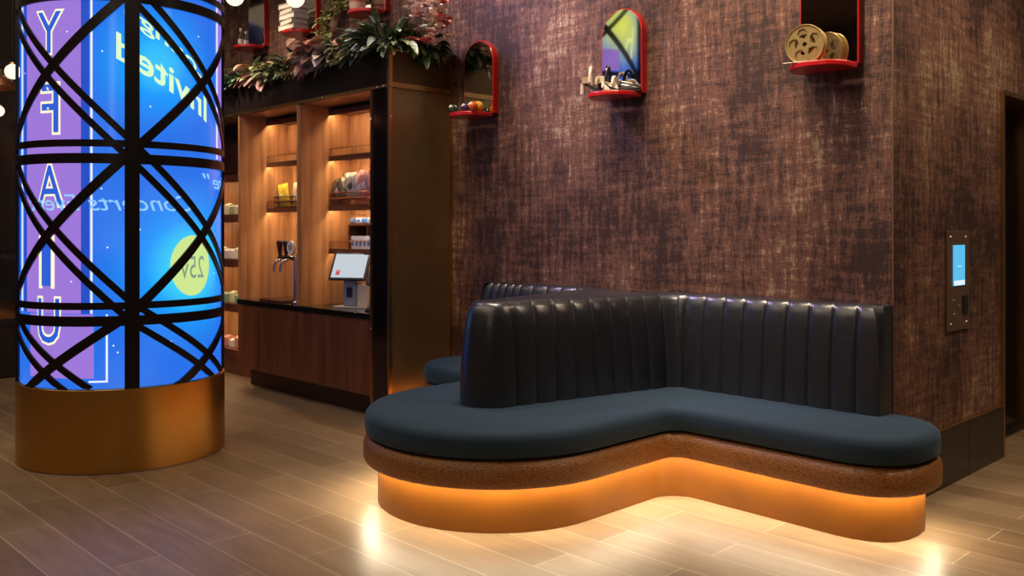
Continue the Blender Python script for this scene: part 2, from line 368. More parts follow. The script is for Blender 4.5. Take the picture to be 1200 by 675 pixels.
wrap('Invited', 'script_word', M_pale, 137, 241, Z(190, 105), Z(190, 75), RS + .004, True, slope=-.33, offset=.016)
wrap('Concerts Event', 'script_line', M_cyan, 36, 224, Z(150, 247), Z(150, 228), RS + .006, True, shear=.3)
wrap('ite"', 'script_line', M_cyan, 236, 259, Z(245, 221), Z(245, 204), RS + .006, True, shear=.3)
wrap('25v', 'moon_digits', M_grey, 211, 238, Z(225, 326), Z(225, 300), RS + .006, True)
wrap('d', 'script_word', em('screen_yellow_script', (.9, 1, .25), 1.1), 0, 0, 3.08, 3.42, RS + .006, True, shear=.25, offset=.0, ref=(R(-8), R(6)))
# lattice
rib0 = pc(155, 270, RO)[0]
for k in range(4):
    a = rib0 + k * PI / 2; w = .066
    bm = B()
    vs = []
    for z in (.507, ZT):
        for rr_, aa in ((RS + .008, -w), (RO, -w), (RO, w), (RS + .008, w)): vs.append(bm.verts.new(cyl(a + aa * (RO / rr_) , z, rr_)))
    for f in ((0,1,2,3), (7,6,5,4), (0,4,5,1), (1,5,6,2), (2,6,7,3), (3,7,4,0)): bm.faces.new([vs[i] for i in f])
    obj('rib', bm, M_iron, colm)
for zc in ringz:
    for dz, hh in ((.045, .021), (-.045, .03)):
        if zc + dz > ZT - .1: continue
        bm = B(); z0, z1 = zc + dz - hh, zc + dz + hh
        lathe(bm, [(RS + .009, z0), (RO - .002, z0), (RO - .002, z1), (RS + .009, z1), (RS + .009, z0)], n=96); obj('ring', bm, M_iron, colm, smooth=True)
def dbar(a0, a1, z0, z1, w, zcut, ztop, r0=RS + .0095, r1=RO - .004, n=26):
    bm = B(); prev = None
    L_ = math.hypot((a1 - a0) * RO, z1 - z0); nx, nz_ = -(z1 - z0) / L_, (a1 - a0) * RO / L_
    for i in range(n + 1):
        t = i / n; a = a0 + (a1 - a0) * t; z = z0 + (z1 - z0) * t
        q = []
        for rr_, s_ in ((r0, -1), (r1, -1), (r1, 1), (r0, 1)):
            zz = min(max(z + nz_ * w * s_, zcut), ztop)
            q.append(bm.verts.new(cyl(a + nx * w * s_ / RO, zz, rr_)))
        if prev and not (z < zcut - .02 or z > ztop + .02):
            for j in range(4): bm.faces.new((prev[j], prev[(j+1) % 4], q[(j+1) % 4], q[j]))
        elif prev is None: pass
        prev = q
    bmesh.ops.delete(bm, geom=[v for v in bm.verts if not v.link_faces], context='VERTS')
    return obj('diagonal_bar', bm, M_iron, colm)
levels = [.955 - .66] + ringz + [ringz[-1] + .968]
for k in range(4):
    a = rib0 + k * PI / 2
    for i in range(len(levels) - 1):
        z0, z1 = levels[i], levels[i + 1]
        dbar(a, a + PI/2, z0, z1, .028, .508, ZT)
        for s_ in (.058, -.058):
            dbar(a, a + PI/2, z1 + s_, z0 + s_, .02, .508, ZT, n=26)

# ------------------------------------------------------------------ T-shaped banquette; s runs left along the wall, d out from it
def SD(s, d, z=0): return Vector((-s, -d, z))
def half_outline():
    p = []
    for k in range(13): a = -PI/2 - PI * k / 12 / 1; c_, s_ = math.cos(a), math.sin(a); p.append((.05 - .29 * abs(c_) ** .8, .28 + .28 * math.copysign(abs(s_) ** .8, s_)))   # round right end
    for k in range(1, 12): p.append((.05 + (.84 - .05) * k / 12, .56 - .02 * k / 12))
    for k in range(13): a = -PI/2 + PI/2 * k / 12; p.append((.84 + .16 * math.cos(a), .70 + .16 * math.sin(a)))
    for k in range(1, 6): p.append((1.0, .86 + .39 * k / 6))
    for k in range(17): a = PI - PI/2 * k / 16; p.append((1.65 + .65 * math.cos(a), 1.25 + .65 * math.sin(a)))
    return p
ho = half_outline()
def short(s_):                     # the run on the far side is shorter than the near one
    if s_ <= 2.6: return s_
    return 2.6 + (s_ - 2.6) * .31 / .65 if s_ < 3.25 else s_ - .34
full = ho + [(short(3.3 - s), d) for s, d in reversed(ho[:-1])]
def offset_path(path, o, closed=True):
    n = len(path); out = []
    for i in range(n):
        a = Vector(path[(i - 1) % n]) if closed or i else Vector(path[0]); b = Vector(path[(i + 1) % n]) if closed or i < n - 1 else Vector(path[-1])
        t = (b - a).normalized(); nn = Vector((-t.y, t.x))      # left of travel = outwards here
        out.append(Vector(path[i]) + nn * o)
    return out
def area(p): return sum(p[i][0] * p[(i+1) % len(p)][1] - p[(i+1) % len(p)][0] * p[i][1] for i in range(len(p))) / 2
sgn = -1 if area(full) > 0 else 1
def ring_at(bm, o, z):
    vs = []
    pts = offset_path(full, 0)
    n = len(full)
    for i in range(n):
        if i == 0: t = Vector((-1, 0))
        elif i == n - 1: t = Vector((-1, 0))
        else: t = (Vector(full[i+1]) - Vector(full[i-1])).normalized()
        nn = Vector((-t.y, t.x)) * sgn
        p = Vector(full[i]) + nn * o
        vs.append(bm.verts.new(SD(p.x, max(p.y, .004), z)))
    return vs
def sweep(bm, prof, cap_top=True, cap_bot=True):
    rings = [ring_at(bm, o, z) for o, z in prof]; n = len(full)
    for a, b in zip(rings, rings[1:]):
        for k in range(n): bm.faces.new((a[k], a[(k+1) % n], b[(k+1) % n], b[k]))
    if cap_bot: bm.faces.new(rings[0][::-1])
    if cap_top: bm.faces.new(rings[-1])
    return rings
bq = thing('banquette', 'T-shaped banquette with navy seat, channelled black leather back and amber base', 'banquette')
M_amber = pm('amber_leather_base', (.19, .060, .003), .45, .2, var=.15, vscale=3)
bm = B(); sweep(bm, [(0, .001), (0, .231)]); obj('base', bm, M_amber, bq, smooth=True)
def croc():
    m, nt, b = new_mat('embossed_cognac_leather'); L = nt.links
    tc = N(nt, 'ShaderNodeTexCoord'); mp = N(nt, 'ShaderNodeMapping'); mp.inputs['Scale'].default_value = (70, 70, 260); L.new(tc.outputs['Object'], mp.inputs[0])
    v = N(nt, 'ShaderNodeTexVoronoi'); v.inputs['Scale'].default_value = 1; L.new(mp.outputs[0], v.inputs['Vector'])
    r = N(nt, 'ShaderNodeValToRGB'); r.color_ramp.elements[0].color = (.34, .13, .018, 1); r.color_ramp.elements[1].color = (.16, .055, .014, 1)
    r.color_ramp.elements[0].position = .25; r.color_ramp.elements[1].position = .75
    L.new(v.outputs['Distance'], r.inputs[0]); L.new(r.outputs[0], b.inputs['Base Color'])
    bp = N(nt, 'ShaderNodeBump'); bp.inputs['Strength'].default_value = .5; bp.inputs['Distance'].default_value = .004; bp.invert = True; L.new(v.outputs['Distance'], bp.inputs['Height']); L.new(bp.outputs[0], b.inputs['Normal'])
    b.inputs['Roughness'].default_value = .42
    return m
bm = B(); sweep(bm, [(.002, .232), (.060, .232), (.068, .228), (.076, .240), (.078, .272), (.078, .308), (.068, .342), (.05, .357), (.0, .362)]); obj('skirt_band', bm, croc(), bq, smooth=True)
def velvet():
    m, nt, b = new_mat('navy_velvet'); L = nt.links
    b.inputs['Base Color'].default_value = (.006, .026, .050, 1); b.inputs['Roughness'].default_value = .8
    b.inputs['Sheen Weight'].default_value = .12; b.inputs['Sheen Roughness'].default_value = .35; b.inputs['Sheen Tint'].default_value = (.45, .65, .85, 1)
    tc = N(nt, 'ShaderNodeTexCoord'); n = N(nt, 'ShaderNodeTexNoise'); n.inputs['Scale'].default_value = 350; L.new(tc.outputs['Object'], n.inputs['Vector'])
    bp = N(nt, 'ShaderNodeBump'); bp.inputs['Strength'].default_value = .15; bp.inputs['Distance'].default_value = .002; L.new(n.outputs['Fac'], bp.inputs['Height']); L.new(bp.outputs[0], b.inputs['Normal'])
    return m
bm = B(); sweep(bm, [(.0, .364), (.048, .366), (.064, .376), (.070, .395), (.070, .448), (.063, .474), (.046, .493), (.018, .504), (-.02, .509), (-.07, .511)]); obj('seat_cushion', bm, velvet(), bq, smooth=True)
# backrest: channelled face swept round wall run, inner corner, wing and its rounded end
def leather():
    m, nt, b = new_mat('black_navy_leather'); L = nt.links
    b.inputs['Base Color'].default_value = (.016, .017, .023, 1); b.inputs['Roughness'].default_value = .29; b.inputs['Specular IOR Level'].default_value = .9
    tc = N(nt, 'ShaderNodeTexCoord'); n = N(nt, 'ShaderNodeTexNoise'); n.inputs['Scale'].default_value = 14; n.inputs['Detail'].default_value = 5; L.new(tc.outputs['Object'], n.inputs['Vector'])
    bp = N(nt, 'ShaderNodeBump'); bp.inputs['Strength'].default_value = .25; bp.inputs['Distance'].default_value = .01; L.new(n.outputs['Fac'], bp.inputs['Height']); L.new(bp.outputs[0], b.inputs['Normal'])
    return m
pp = []                                            # (s, d, channel phase, medial s, medial d)
def seg(fn, cnt, ns, med, start=False):
    tot = cnt * ns
    for k in range(0 if start else 1, tot + 1):
        t = k / tot; s_, d_ = fn(t); pp.append((s_, d_, (k % ns) / ns, *med(t, s_, d_)))
cr = .13; wr = .175
L0 = Vector((1.27, .22)); L1 = Vector((1.485, 1.26))
seg(lambda t: (0, .006 + .11 * t), 1, 6, lambda t, s_, d_: (.06, .006), True)
pp = [(a, b_, 0, c, d_) for a, b_, _, c, d_ in pp]
seg(lambda t: (1.2 * t, .15), 9, 14, lambda t, s_, d_: (max(s_, .06), .006))
P0 = Vector((1.2, .15)); P2 = L0; P1 = Vector((1.25, .155))
seg(lambda t: tuple(P0 * (1-t)**2 + P1 * 2*t*(1-t) + P2 * t*t), 1, 14, lambda t, s_, d_: (s_ + (1.65 - s_) * t * .9, .006 + .15 * t))
seg(lambda t: tuple(L0 + (L1 - L0) * t), 8, 14, lambda t, s_, d_: (s_ + (1.65 - s_) * min(1, .9 + t), min(d_ - .1 * (1 - t) - .02, 1.24)))
seg(lambda t: (1.65 - wr * math.cos(t * PI / 2), 1.26 + .19 * math.sin(t * PI / 2)), 1, 14, lambda t, s_, d_: (1.65, 1.24))
hp = []
for i, q in enumerate(pp): hp.append(q)
# phase over the end: one wide panel for the whole arc
ne = 14
for i in range(ne): s_, d_, f, a, b_ = hp[-ne + i]; hp[-ne + i] = (s_, d_, (i + 1) / (2 * ne), a, b_)
def short(s_):
    return s_ if s_ <= 2.6 else (2.6 + (s_ - 2.6) * .37 / .65 if s_ < 3.25 else s_ - .28)
path = hp + [(short(3.3 - s_), d_, (1 - f) % 1, short(3.3 - a), b_) for s_, d_, f, a, b_ in reversed(hp[:-1])]
prof = [(0, .508, 1, 0), (0, .56, 1, 0), (.003, .66, 1, 0), (.012, .8, 1, 0), (.026, .92, 1, 0), (.038, .99, 1, 0), (.054, 1.03, .9, 0), (.066, 1.052, .7, 0), (.084, 1.064, .45, 0), (.084, 1.068, .3, .35), (.084, 1.068, 0, 1)]
bm = B(); rows = []
npth = len(path)
for ins, z, amp, med in prof:
    row = []
    for i, (s_, d_, f, ms, md) in enumerate(path):
        a = Vector(path[max(i-1, 0)][:2]); b_ = Vector(path[min(i+1, npth-1)][:2]); t = (b_ - a).normalized(); nn = Vector((-t.y, t.x))
        if d_ < .145: nn = Vector((-1 if s_ < 1 else 1, 0))
        bul = .016 * amp * abs(math.sin(PI * f)) ** .4
        wing_lean = 0.0 if d_ < .148 else (.75 if d_ < .16 else 1.0)
        if d_ > 1.15: wing_lean = 1.0 - min(.1, (d_ - 1.15) * 1.2)
        p = Vector((s_, d_)) + nn * (bul - ins * wing_lean)
        p = p.lerp(Vector((ms, md)), med)
        row.append(bm.verts.new(SD(p.x, max(p.y, .005), z)))
    rows.append(row)
for a, b_ in zip(rows, rows[1:]):
    for k in range(npth - 1): bm.faces.new((a[k], a[k+1], b_[k+1], b_[k]))
bmesh.ops.remove_doubles(bm, verts=bm.verts, dist=.0002)
obj('backrest', bm, leather(), bq, smooth=True)
# warm strip under the skirt
bm = B(); r0, r1 = ring_at(bm, .040, .2305), ring_at(bm, .062, .2305)
for k in range(len(full) - 1): bm.faces.new((r0[k], r0[k+1], r1[k+1], r1[k]))
obj('light_strip', bm, em('warm_led_strip', (1, .84, .58), 85), bq)

# ------------------------------------------------------------------ snack bar cabinetry
YF = -.61; X0 = -3.5; XS = -3.72; XD = -4.79; XL = -5.86; CH = .81
ep = thing('end_panel', 'tall bronze mirrored end panel with gold edge trims at right end of bar', 'panel', (X0, 0, 0))
bm = B(); box(bm, -.03, 0, YF, -.003, .001, 2.52); obj('side_sheet', bm, M_bronze, ep)
bm = B(); box(bm, XS - X0, -.031, YF - .003, YF + .02, .001, 2.52); obj('front_sheet', bm, M_navmir, ep)
bm = B(); prism(bm, [(-.012, YF - .014, .001), (.008, YF - .014, .001), (.008, YF + .016, .001), (.0005, YF + .016, .001), (.0005, YF - .0035, .001), (-.012, YF - .0035, .001)], (0, 0, 2.519)); obj('corner_trim', bm, M_gold, ep)
bm = B(); box(bm, XS - X0 - .012, XS - X0 + .008, YF - .014, YF - .0035, .001, 2.52); obj('edge_trim', bm, M_gold, ep)
bm = B(); box(bm, .0005, .006, -.03, -.004, .001, 2.52); obj('wall_trim', bm, M_gold, ep)
for z in (.7, 1.5, 2.3):
    for q in ((.008, YF + .01, z), (.008, -.02, z), (XS - X0, YF - .014, z)): bm = B(); ball(bm, q, .006, 1); obj('stud', bm, M_chrome, ep)

cn = thing('canopy_box', 'black canopy box with gold trims running along the top of the bar', 'canopy', (0, 0, 0))
XC = -7.6
bm = B(); box(bm, XC, X0, YF, YF + .02, 2.545, 2.80); box(bm, X0 - .02, X0, YF + .02, -.003, 2.545, 2.80); obj('fascia', bm, pm('dark_gloss_fascia', (.018, .010, .008), .2, coat=.2), cn)
bm = B(); box(bm, X0 + .0005, X0 + .002, YF + .02, -.003, 2.545, 2.80); obj('side_sheet', bm, M_bronze_d, cn)
bm = B(); box(bm, XC, X0 - .021, YF + .021, -.003, 2.522, 2.544); obj('soffit', bm, M_wood, cn)
bm = B(); box(bm, XC, X0 + .01, YF - .012, YF - .0005, 2.522, 2.545); box(bm, X0 + .0005, X0 + .01, YF - .0005, -.003, 2.522, 2.56); box(bm, XC, X0 + .01, YF - .006, YF - .0005, 2.796, 2.806)
box(bm, X0 + .0025, X0 + .01, YF, -.003, 2.796, 2.806); obj('gold_trim', bm, M_gold, cn)
bm = B(); prism(bm, [(X0 - .014, YF - .016, 2.53), (X0 + .014, YF - .016, 2.53), (X0 + .014, YF + .016, 2.53), (X0 + .0105, YF + .016, 2.53), (X0 + .0105, YF - .0125, 2.53), (X0 - .014, YF - .0125, 2.53)], (0, 0, .29)); obj('corner_trim', bm, M_gold, cn)
bm = B(); box(bm, X0 + .0105, X0 + .014, -.03, -.004, 2.53, 2.82); obj('wall_end_trim', bm, M_gold, cn)
bm = B(); box(bm, XC, X0 - .021, YF + .021, -.003, 2.77, 2.795); obj('planting_bed', bm, pm('dark_soil', (.02, .013, .008), .9), cn)
for q in [(x, YF - .014, 2.533) for x in (-3.56, -3.64, -4.4, -5.2, -6.0)] + [(X0 + .012, y, 2.54) for y in (-.56, -.5, -.06)]: bm = B(); ball(bm, q, .006, 1); obj('stud', bm, M_chrome, cn)

bc = thing('base_cabinet', 'dark walnut base cabinet under the beer tap, left of the two', 'cabinet', ((XL + XD) / 2, 0, 0), group=None)
wv = (XD - XL) / 2
bm = B(); box(bm, -wv + .001, wv - .001, YF + .021, -.003, .18, .765); obj('carcass', bm, M_wood_d, bc)
bm = B(); box(bm, -wv + .002, wv - .002, YF, YF + .02, .18, .763); obj('door', bm, M_wood_d, bc, bevel=.002)
bm = B(); box(bm, -wv + .001, wv - .001, YF + .13, -.003, .001, .179); obj('kick_board', bm, wood('kick_walnut', (.045, .013, .008), (.075, .022, .012)), bc)
bc2 = copytree(bc, ((XD + XS) / 2, 0, 0), label='dark walnut base cabinet under the payment tablet, nearest the end panel')
bm = B(); box(bm, XL - .005, XS - .002, YF - .008, -.105, .766, CH); tag(obj('countertop', bm, M_black, None, bevel=.003), 'thin glossy black countertop running over both walnut base cabinets', 'countertop')
def bay(xa, xb, label, shelves):
    b = thing('shelving_bay', label, 'shelving', (xa, 0, 0))
    w = xb - xa
    bm = B(); box(bm, .0, w, -.10, -.003, CH + .001, 2.52); obj('back_panel', bm, M_wood, b)
    bm = B(); box(bm, 0, .028, YF + .002, -.101, CH + .001, 2.52); obj('side_panel', bm, M_wood, b)
    bm = B(); box(bm, w - .028, w - .001, YF + .002, -.101, CH + .001, 2.52); obj('side_panel', bm, M_wood, b)
    for z in shelves:
        top = z > 2.4
        bm = B(); box(bm, .03, w - .03, -.33, -.102, z, z + .022); box(bm, .03, w - .03, -.33, -.322, z - .022, z - .0002); s = obj('shelf', bm, M_wood_h, b)
        if not top:
            bm = B(); tube(bm, [(.035, -.32, z + .085), (w - .035, -.32, z + .085)], .006, 8); tube(bm, [(.05, -.32, z + .02), (.05, -.32, z + .085)], .004, 6); tube(bm, [(w - .05, -.32, z + .02), (w - .05, -.32, z + .085)], .004, 6)
            obj('shelf_rail', bm, pm('copper_rail', (.5, .24, .1), .35, .8), s)
        bm = B(); box(bm, .04, w - .04, -.318, -.300, z - .006, z - .001); obj('light_strip', bm, em('warm_shelf_light', (1, .70, .42), 62 if z > 1.3 else 26), s)
    return b
bay(XL, XD - .001, 'walnut shelving bay above the beer tap with two lit shelves', (2.465, 2.07, 1.64))
bay(XD, XS, 'walnut shelving bay behind the payment tablet with lit snack shelves', (2.465, 2.07, 1.64, 1.27))

# ---- second shelf unit on the far wall, seen beside the column
u2 = thing('snack_shelf_unit', 'low dark shelf unit with lit shelves standing behind the blue column', 'shelving', (-7.1, 0, 0))
bm = B(); box(bm, -.75, .95, -.03, -.003, .001, 2.02); obj('back_panel', bm, M_wood, u2)
bm = B(); box(bm, -.77, -.75, -.33, -.003, .001, 2.02); obj('side_panel', bm, M_wood_d, u2)
bm = B(); box(bm, .95, .975, -.33, -.003, .001, 2.02); obj('side_panel', bm, M_wood_d, u2)
bm = B(); box(bm, -.75, .95, -.31, -.031, .001, .2); obj('plinth', bm, M_wood_d, u2)
bm = B(); box(bm, -.77, .975, -.34, -.003, 2.021, 2.51); obj('wall_shade_box', bm, pm('shaded_wall_red', (.035, .008, .006), .5), u2)  # dark box in place of the shadowed wall above the unit
for z in (.2, .66, 1.11, 1.56, 1.97):
    bm = B(); box(bm, -.749, .949, -.33, -.031, z + .001, z + .05); box(bm, -.749, .949, -.33, -.32, z - .03, z + .0008); s = obj('shelf', bm, M_wood_d, u2)
    if z > .3:
        bm = B(); box(bm, -.7, .9, -.31, -.29, z - .005, z - .001); obj('light_strip', bm, em('warm_far_shelf_light', (1, .66, .36), 34), s)
k = 0
for z, cols in ((.252, ((.8, .8, .75), (.7, .3, .2))), (.712, ((.75, .7, .4), (.2, .4, .3))), (1.162, ((.8, .78, .7), (.75, .75, .7))), (1.612, ((.35, .45, .25), (.8, .7, .5)))):
    for j in range(7):
        x = -7.1 + .88 - .115 * j; c = cols[j % 2]
        bm = B(); hgt = (.10, .12, .10, .13, .09, .12, .1)[(j + k) % 7]
        box(bm, -.045, .045, -.04, .04, 0, hgt * .8); 
        prism(bm, [(-.045, -.04, hgt * .8 + .0005), (-.045, .04, hgt * .8 + .0005), (-.045, 0, hgt)], (.09, 0, 0))
        o = obj('snack_carton', bm, pm('carton_paper', c, .5), None, bevel=.004); o.location = (x, -.22, z + .0005)
        lev = {.252: 'bottom', .712: 'second lowest', 1.162: 'third', 1.612: 'top'}[z]
        tag(o, f"small {'pale' if sum(c) > 1.8 else 'coloured'} carton on the {lev} shelf of the far shelf unit", 'carton', f"{'pale' if sum(c) > 1.8 else 'coloured'} cartons on the {lev} shelf of the far unit")
    k += 1

# ---- beer tap
tap = thing('beer_tap', 'chrome beer tap tower with two dark handles and a round badge', 'beer tap', (onY(347, 350, -.5).x, -.5, CH + .001))
bm = B(); lathe(bm, [(.0, 0), (.045, 0), (.045, .012), (.022, .02), (.02, .03), (.02, .395), (.024, .405), (0, .41)], n=20); obj('tower', bm, M_chrome, tap, smooth=True)
bm = B(); tube(bm, [(0, 0, .39), (-.09, -.01, .40), (-.24, -.02, .40)], .022, 12); obj('arm', bm, M_chrome, tap, smooth=True)
for x in (-.11, -.22):
    bm = B(); tube(bm, [(x, -.02, .38), (x - .01, -.06, .37), (x - .02, -.075, .33), (x - .022, -.08, .27)], [.012, .012, .01, .008], 10); obj('spout', bm, M_chrome, tap, smooth=True)
    bm = B(); tube(bm, [(x, -.03, .41), (x, -.03, .44), (x, -.032, .49), (x, -.034, .54), (x, -.034, .55)], [.012, .018, .024, .03, .02], 12); obj('handle', bm, pm('dark_tap_handle', (.04, .01, .008), .3), tap, smooth=True)
bm = B(); tube(bm, [(-.03, -.025, .49), (-.03, -.04, .49)], .058, 28); bdg = obj('badge', bm, pm('white_badge', (.75, .72, .66), .35), tap)
bm = B(); tube(bm, [(-.03, -.0405, .49), (-.03, -.043, .49)], .03, 20); tube(bm, [(-.03, .0, .41), (-.03, -.024, .45)], .008, 8); obj('badge_ring', bm, pm('grey_badge_print', (.35, .33, .3), .4), bdg)
tr = thing('drip_tray', 'shallow steel drip tray with brown rim on the counter under the tap', 'drip tray', (onY(327, 350, -.46).x, -.46, CH + .001))
bm = B(); box(bm, -.2, .2, -.09, .09, 0, .018); obj('tray', bm, M_wood_d, tr, bevel=.004)
bm = B()
for i in range(14): box(bm, -.185 + i * .028, -.172 + i * .028, -.08, .08, .0185, .022)
obj('grate', bm, M_chrome, tr)

# ---- payment tablet
pt = thing('payment_tablet', 'white payment tablet on a grey stand on the counter', 'tablet', (onY(413, 350, -.38).x, -.38, CH + .001), R(28))
M_cas = pm('pale_grey_casing', (.55, .50, .44), .4)
bm = B(); box(bm, -.14, .17, -.08, .10, 0, .012); obj('foot', bm, M_cas, pt, bevel=.003)
bm = B(); box(bm, -.06, .06, -.05, .06, .0125, .25); st = obj('stand', bm, pm('grey_stand', (.30, .30, .31), .4), pt, bevel=.01)
bm = B(); box(bm, -.025, .025, -.056, -.0505, .09, .17); obj('slot', bm, M_blk, st)
bm = B(); box(bm, .065, .17, -.05, .09, .0125, .19); obj('printer', bm, pm('cream_printer', (.62, .52, .38), .45), pt, bevel=.008)
def tilt(bm, ang, piv): bmesh.ops.rotate(bm, verts=bm.verts, cent=piv, matrix=Matrix.Rotation(ang, 3, 'X'))
bm = B(); box(bm, -.17, .17, -.10, -.075, .225, .475); tilt(bm, R(-28), (0, -.08, .24)); obj('bezel', bm, M_blk, pt, bevel=.006)
bm = B(); box(bm, -.148, .148, -.103, -.1008, .243, .457); tilt(bm, R(-28), (0, -.08, .24)); ds = obj('display', bm, em('tablet_display', (.60, .68, .74), .85), pt)
bm = B(); box(bm, -.11, -.075, -.1045, -.1035, .265, .30); box(bm, -.11, -.075, -.1045, -.1035, .305, .31); tilt(bm, R(-28), (0, -.08, .24)); obj('red_mark', bm, em('tablet_red_mark', (.7, .05, .05), .8), ds)
cr_ = thing('card_reader', 'small black card reader attached beside the payment tablet', 'card reader', (onY(435, 350, -.45).x, -.45, CH + .001), R(28))
bm = B(); tube(bm, [(0, 0, 0), (0, 0, .012)], .05, 20); tube(bm, [(0, 0, .012), (0, .01, .2)], .012, 10); obj('stalk', bm, M_blk, cr_)
bm = B(); box(bm, -.045, .045, -.02, .01, .2, .36); tilt(bm, R(-30), (0, 0, .2)); obj('keypad_body', bm, M_blk, cr_, bevel=.008)
bm = B(); box(bm, -.03, .03, -.0225, -.0205, .30, .345); tilt(bm, R(-30), (0, 0, .2)); obj('small_display', bm, em('reader_display', (.6, .65, .6), .7), cr_)

# ---- wire baskets and snacks
def basket(name, label, loc, w, d, h, m):
    t = thing(name, label, 'basket', loc)
    bm = B()
    for z in (.004, h * .5, h):
        tube(bm, [(-w, -d, z), (w, -d, z), (w, d, z), (-w, d, z), (-w, -d, z)], .004, 6)
    obj('rim', bm, m, t)
    bm = B(); n = int(w / .011)
    for i in range(n + 1):
        x = -w + 2 * w * i / n; tube(bm, [(x, -d, h), (x, -d, .004), (x, d, .004), (x, d, h)], .0022, 5)
    for i in range(5):
        y = -d + 2 * d * i / 4; tube(bm, [(-w, y, h), (-w, y, .004), (w, y, .004), (w, y, h)], .0022, 5)
    obj('wire_mesh', bm, m, t)
    return t
def bag_mesh(w, h, t):
    bm = B(); nx, nz_ = 8, 10; g = {}
    for sd in (-1, 1):
        for i in range(nx + 1):
            for j in range(nz_ + 1):
                u, v = i / nx, j / nz_
                th = t * (math.sin(PI * u) ** .6) * (math.sin(PI * min(1, max(0, v))) ** .5)
                wr_ = .006 * math.sin(9 * u + 5 * v) * math.sin(PI * u)
                g[sd, i, j] = bm.verts.new(((u - .5) * w * (1 - .08 * math.sin(PI * v)), sd * th / 2 + wr_, v * h))
        for i in range(nx):
            for j in range(nz_): bm.faces.new((g[sd, i, j], g[sd, i+1, j], g[sd, i+1, j+1], g[sd, i, j+1]))
    bmesh.ops.remove_doubles(bm, verts=bm.verts, dist=.0008)
    return bm
def bag(label, col, col2, loc, rot, w=.17, h=.2, t=.05, group=None):
    t_ = thing('snack_bag', label, 'snack bag', loc, 0, group); t_.rotation_euler = rot
    obj('pouch', bag_mesh(w, h, t), pm('bag_foil', col, .35, 0, var=.35, vscale=30), t_, smooth=True)
    bm = bag_mesh(w * .62, h * .45, t * 1.12)
    bmesh.ops.translate(bm, verts=bm.verts, vec=(0, 0, h * .28)); obj('printed_panel', bm, pm('bag_print', col2, .35, var=.45, vscale=45), t_, smooth=True)
    return t_
basket('wire_basket', 'black wire basket holding yellow crisp bags on the left bay shelf', (onY(341, 240, -.218).x, -.218, 1.664), .155, .09, .10, M_blk)
bag('yellow crisp bag at the left of the black wire basket', (.85, .55, .05), (.9, .75, .2), (onY(335, 240, -.22).x, -.22, 1.672), (R(6), R(-6), R(4)), .17, .22, .07)
bag('gold and cream crisp bag at the right of the black wire basket', (.75, .6, .3), (.85, .8, .6), (onY(350, 240, -.22).x, -.22, 1.672), (R(6), R(6), R(-4)), .17, .22, .07)
basket('wire_basket', 'long copper wire basket piled with snack bags on the right bay shelf', (onY(420, 220, -.22).x, -.218, 1.664), .27, .095, .11, pm('copper_wire', (.35, .13, .06), .4, .6))
cs = [((.25, .22, .12), (.75, .7, .5), 'black and cream'), ((.6, .55, .35), (.2, .25, .12), 'olive and beige'), ((.7, .65, .5), (.12, .1, .08), 'beige and black'),
      ((.7, .25, .2), (.8, .7, .6), 'red and white'), ((.75, .35, .3), (.85, .8, .75), 'pink and white'), ((.7, .1, .1), (.8, .75, .7), 'bright red')]
for i, (c, c2, nm) in enumerate(cs):
    x = onY(400, 220, -.22).x + .05 + i * .093
    bag(f'{nm} snack bag in the copper wire basket, {["leftmost","second from left","third from left","fourth from left","fifth from left","rightmost"][i]}', c, c2, (x, -.235 + .03 * (i % 2), 1.70 + .012 * (i % 3)), (R(14), R(-12 + 5 * i), R(-8 + 7 * (i % 3))), .18, .20 + .012 * i, .07)
RX = onY(408, 290, -.29).x + .17
rz_ = thing('shelf_riser', 'small walnut riser at the right of the shelf above the payment tablet', 'riser', (RX, -.2, 1.2925))
bm = B(); box(bm, -.17, .22, -.09, .09, .20, .218); obj('top_board', bm, M_wood_h, rz_)
for x in (-.17, .205):
    bm = B(); box(bm, x, x + .015, -.09, .09, 0, .199); obj('upright', bm, M_wood_d, rz_)
pw = None
def packet(label, c, loc, s, group):
    bm = B(); box(bm, -s[0], s[0], -s[1], s[1], 0, s[2]); t = thing('packet', label, 'packet', loc, 0, group)
    obj('box', bm, pm('packet_card', c, .4), t, bevel=.004)
    bm = B(); box(bm, -s[0] * .7, s[0] * .7, -s[1] - .001, -s[1] - .0004, s[2] * .25, s[2] * .7); obj('printed_label', bm, pm('packet_print', (.08, .2, .5), .4), t)
for i in range(5): packet('white and blue gum packet standing in a row under the small riser', (.72, .76, .82), (RX - .115 + .057 * i, -.26, 1.2925), (.026, .02, .11), 'gum packets under the riser')
for i, c in enumerate(((.10, .10, .14), (.65, .68, .72), (.12, .28, .6), (.7, .7, .72))): packet(['black mint box leftmost on top of the small riser', 'first pale mint box beside the black one on the riser', 'blue mint box between two pale ones on the riser', 'pale mint box rightmost on top of the riser'][i], c, (RX - .125 + .09 * i, -.25, 1.511), (.04, .03, .045), None)

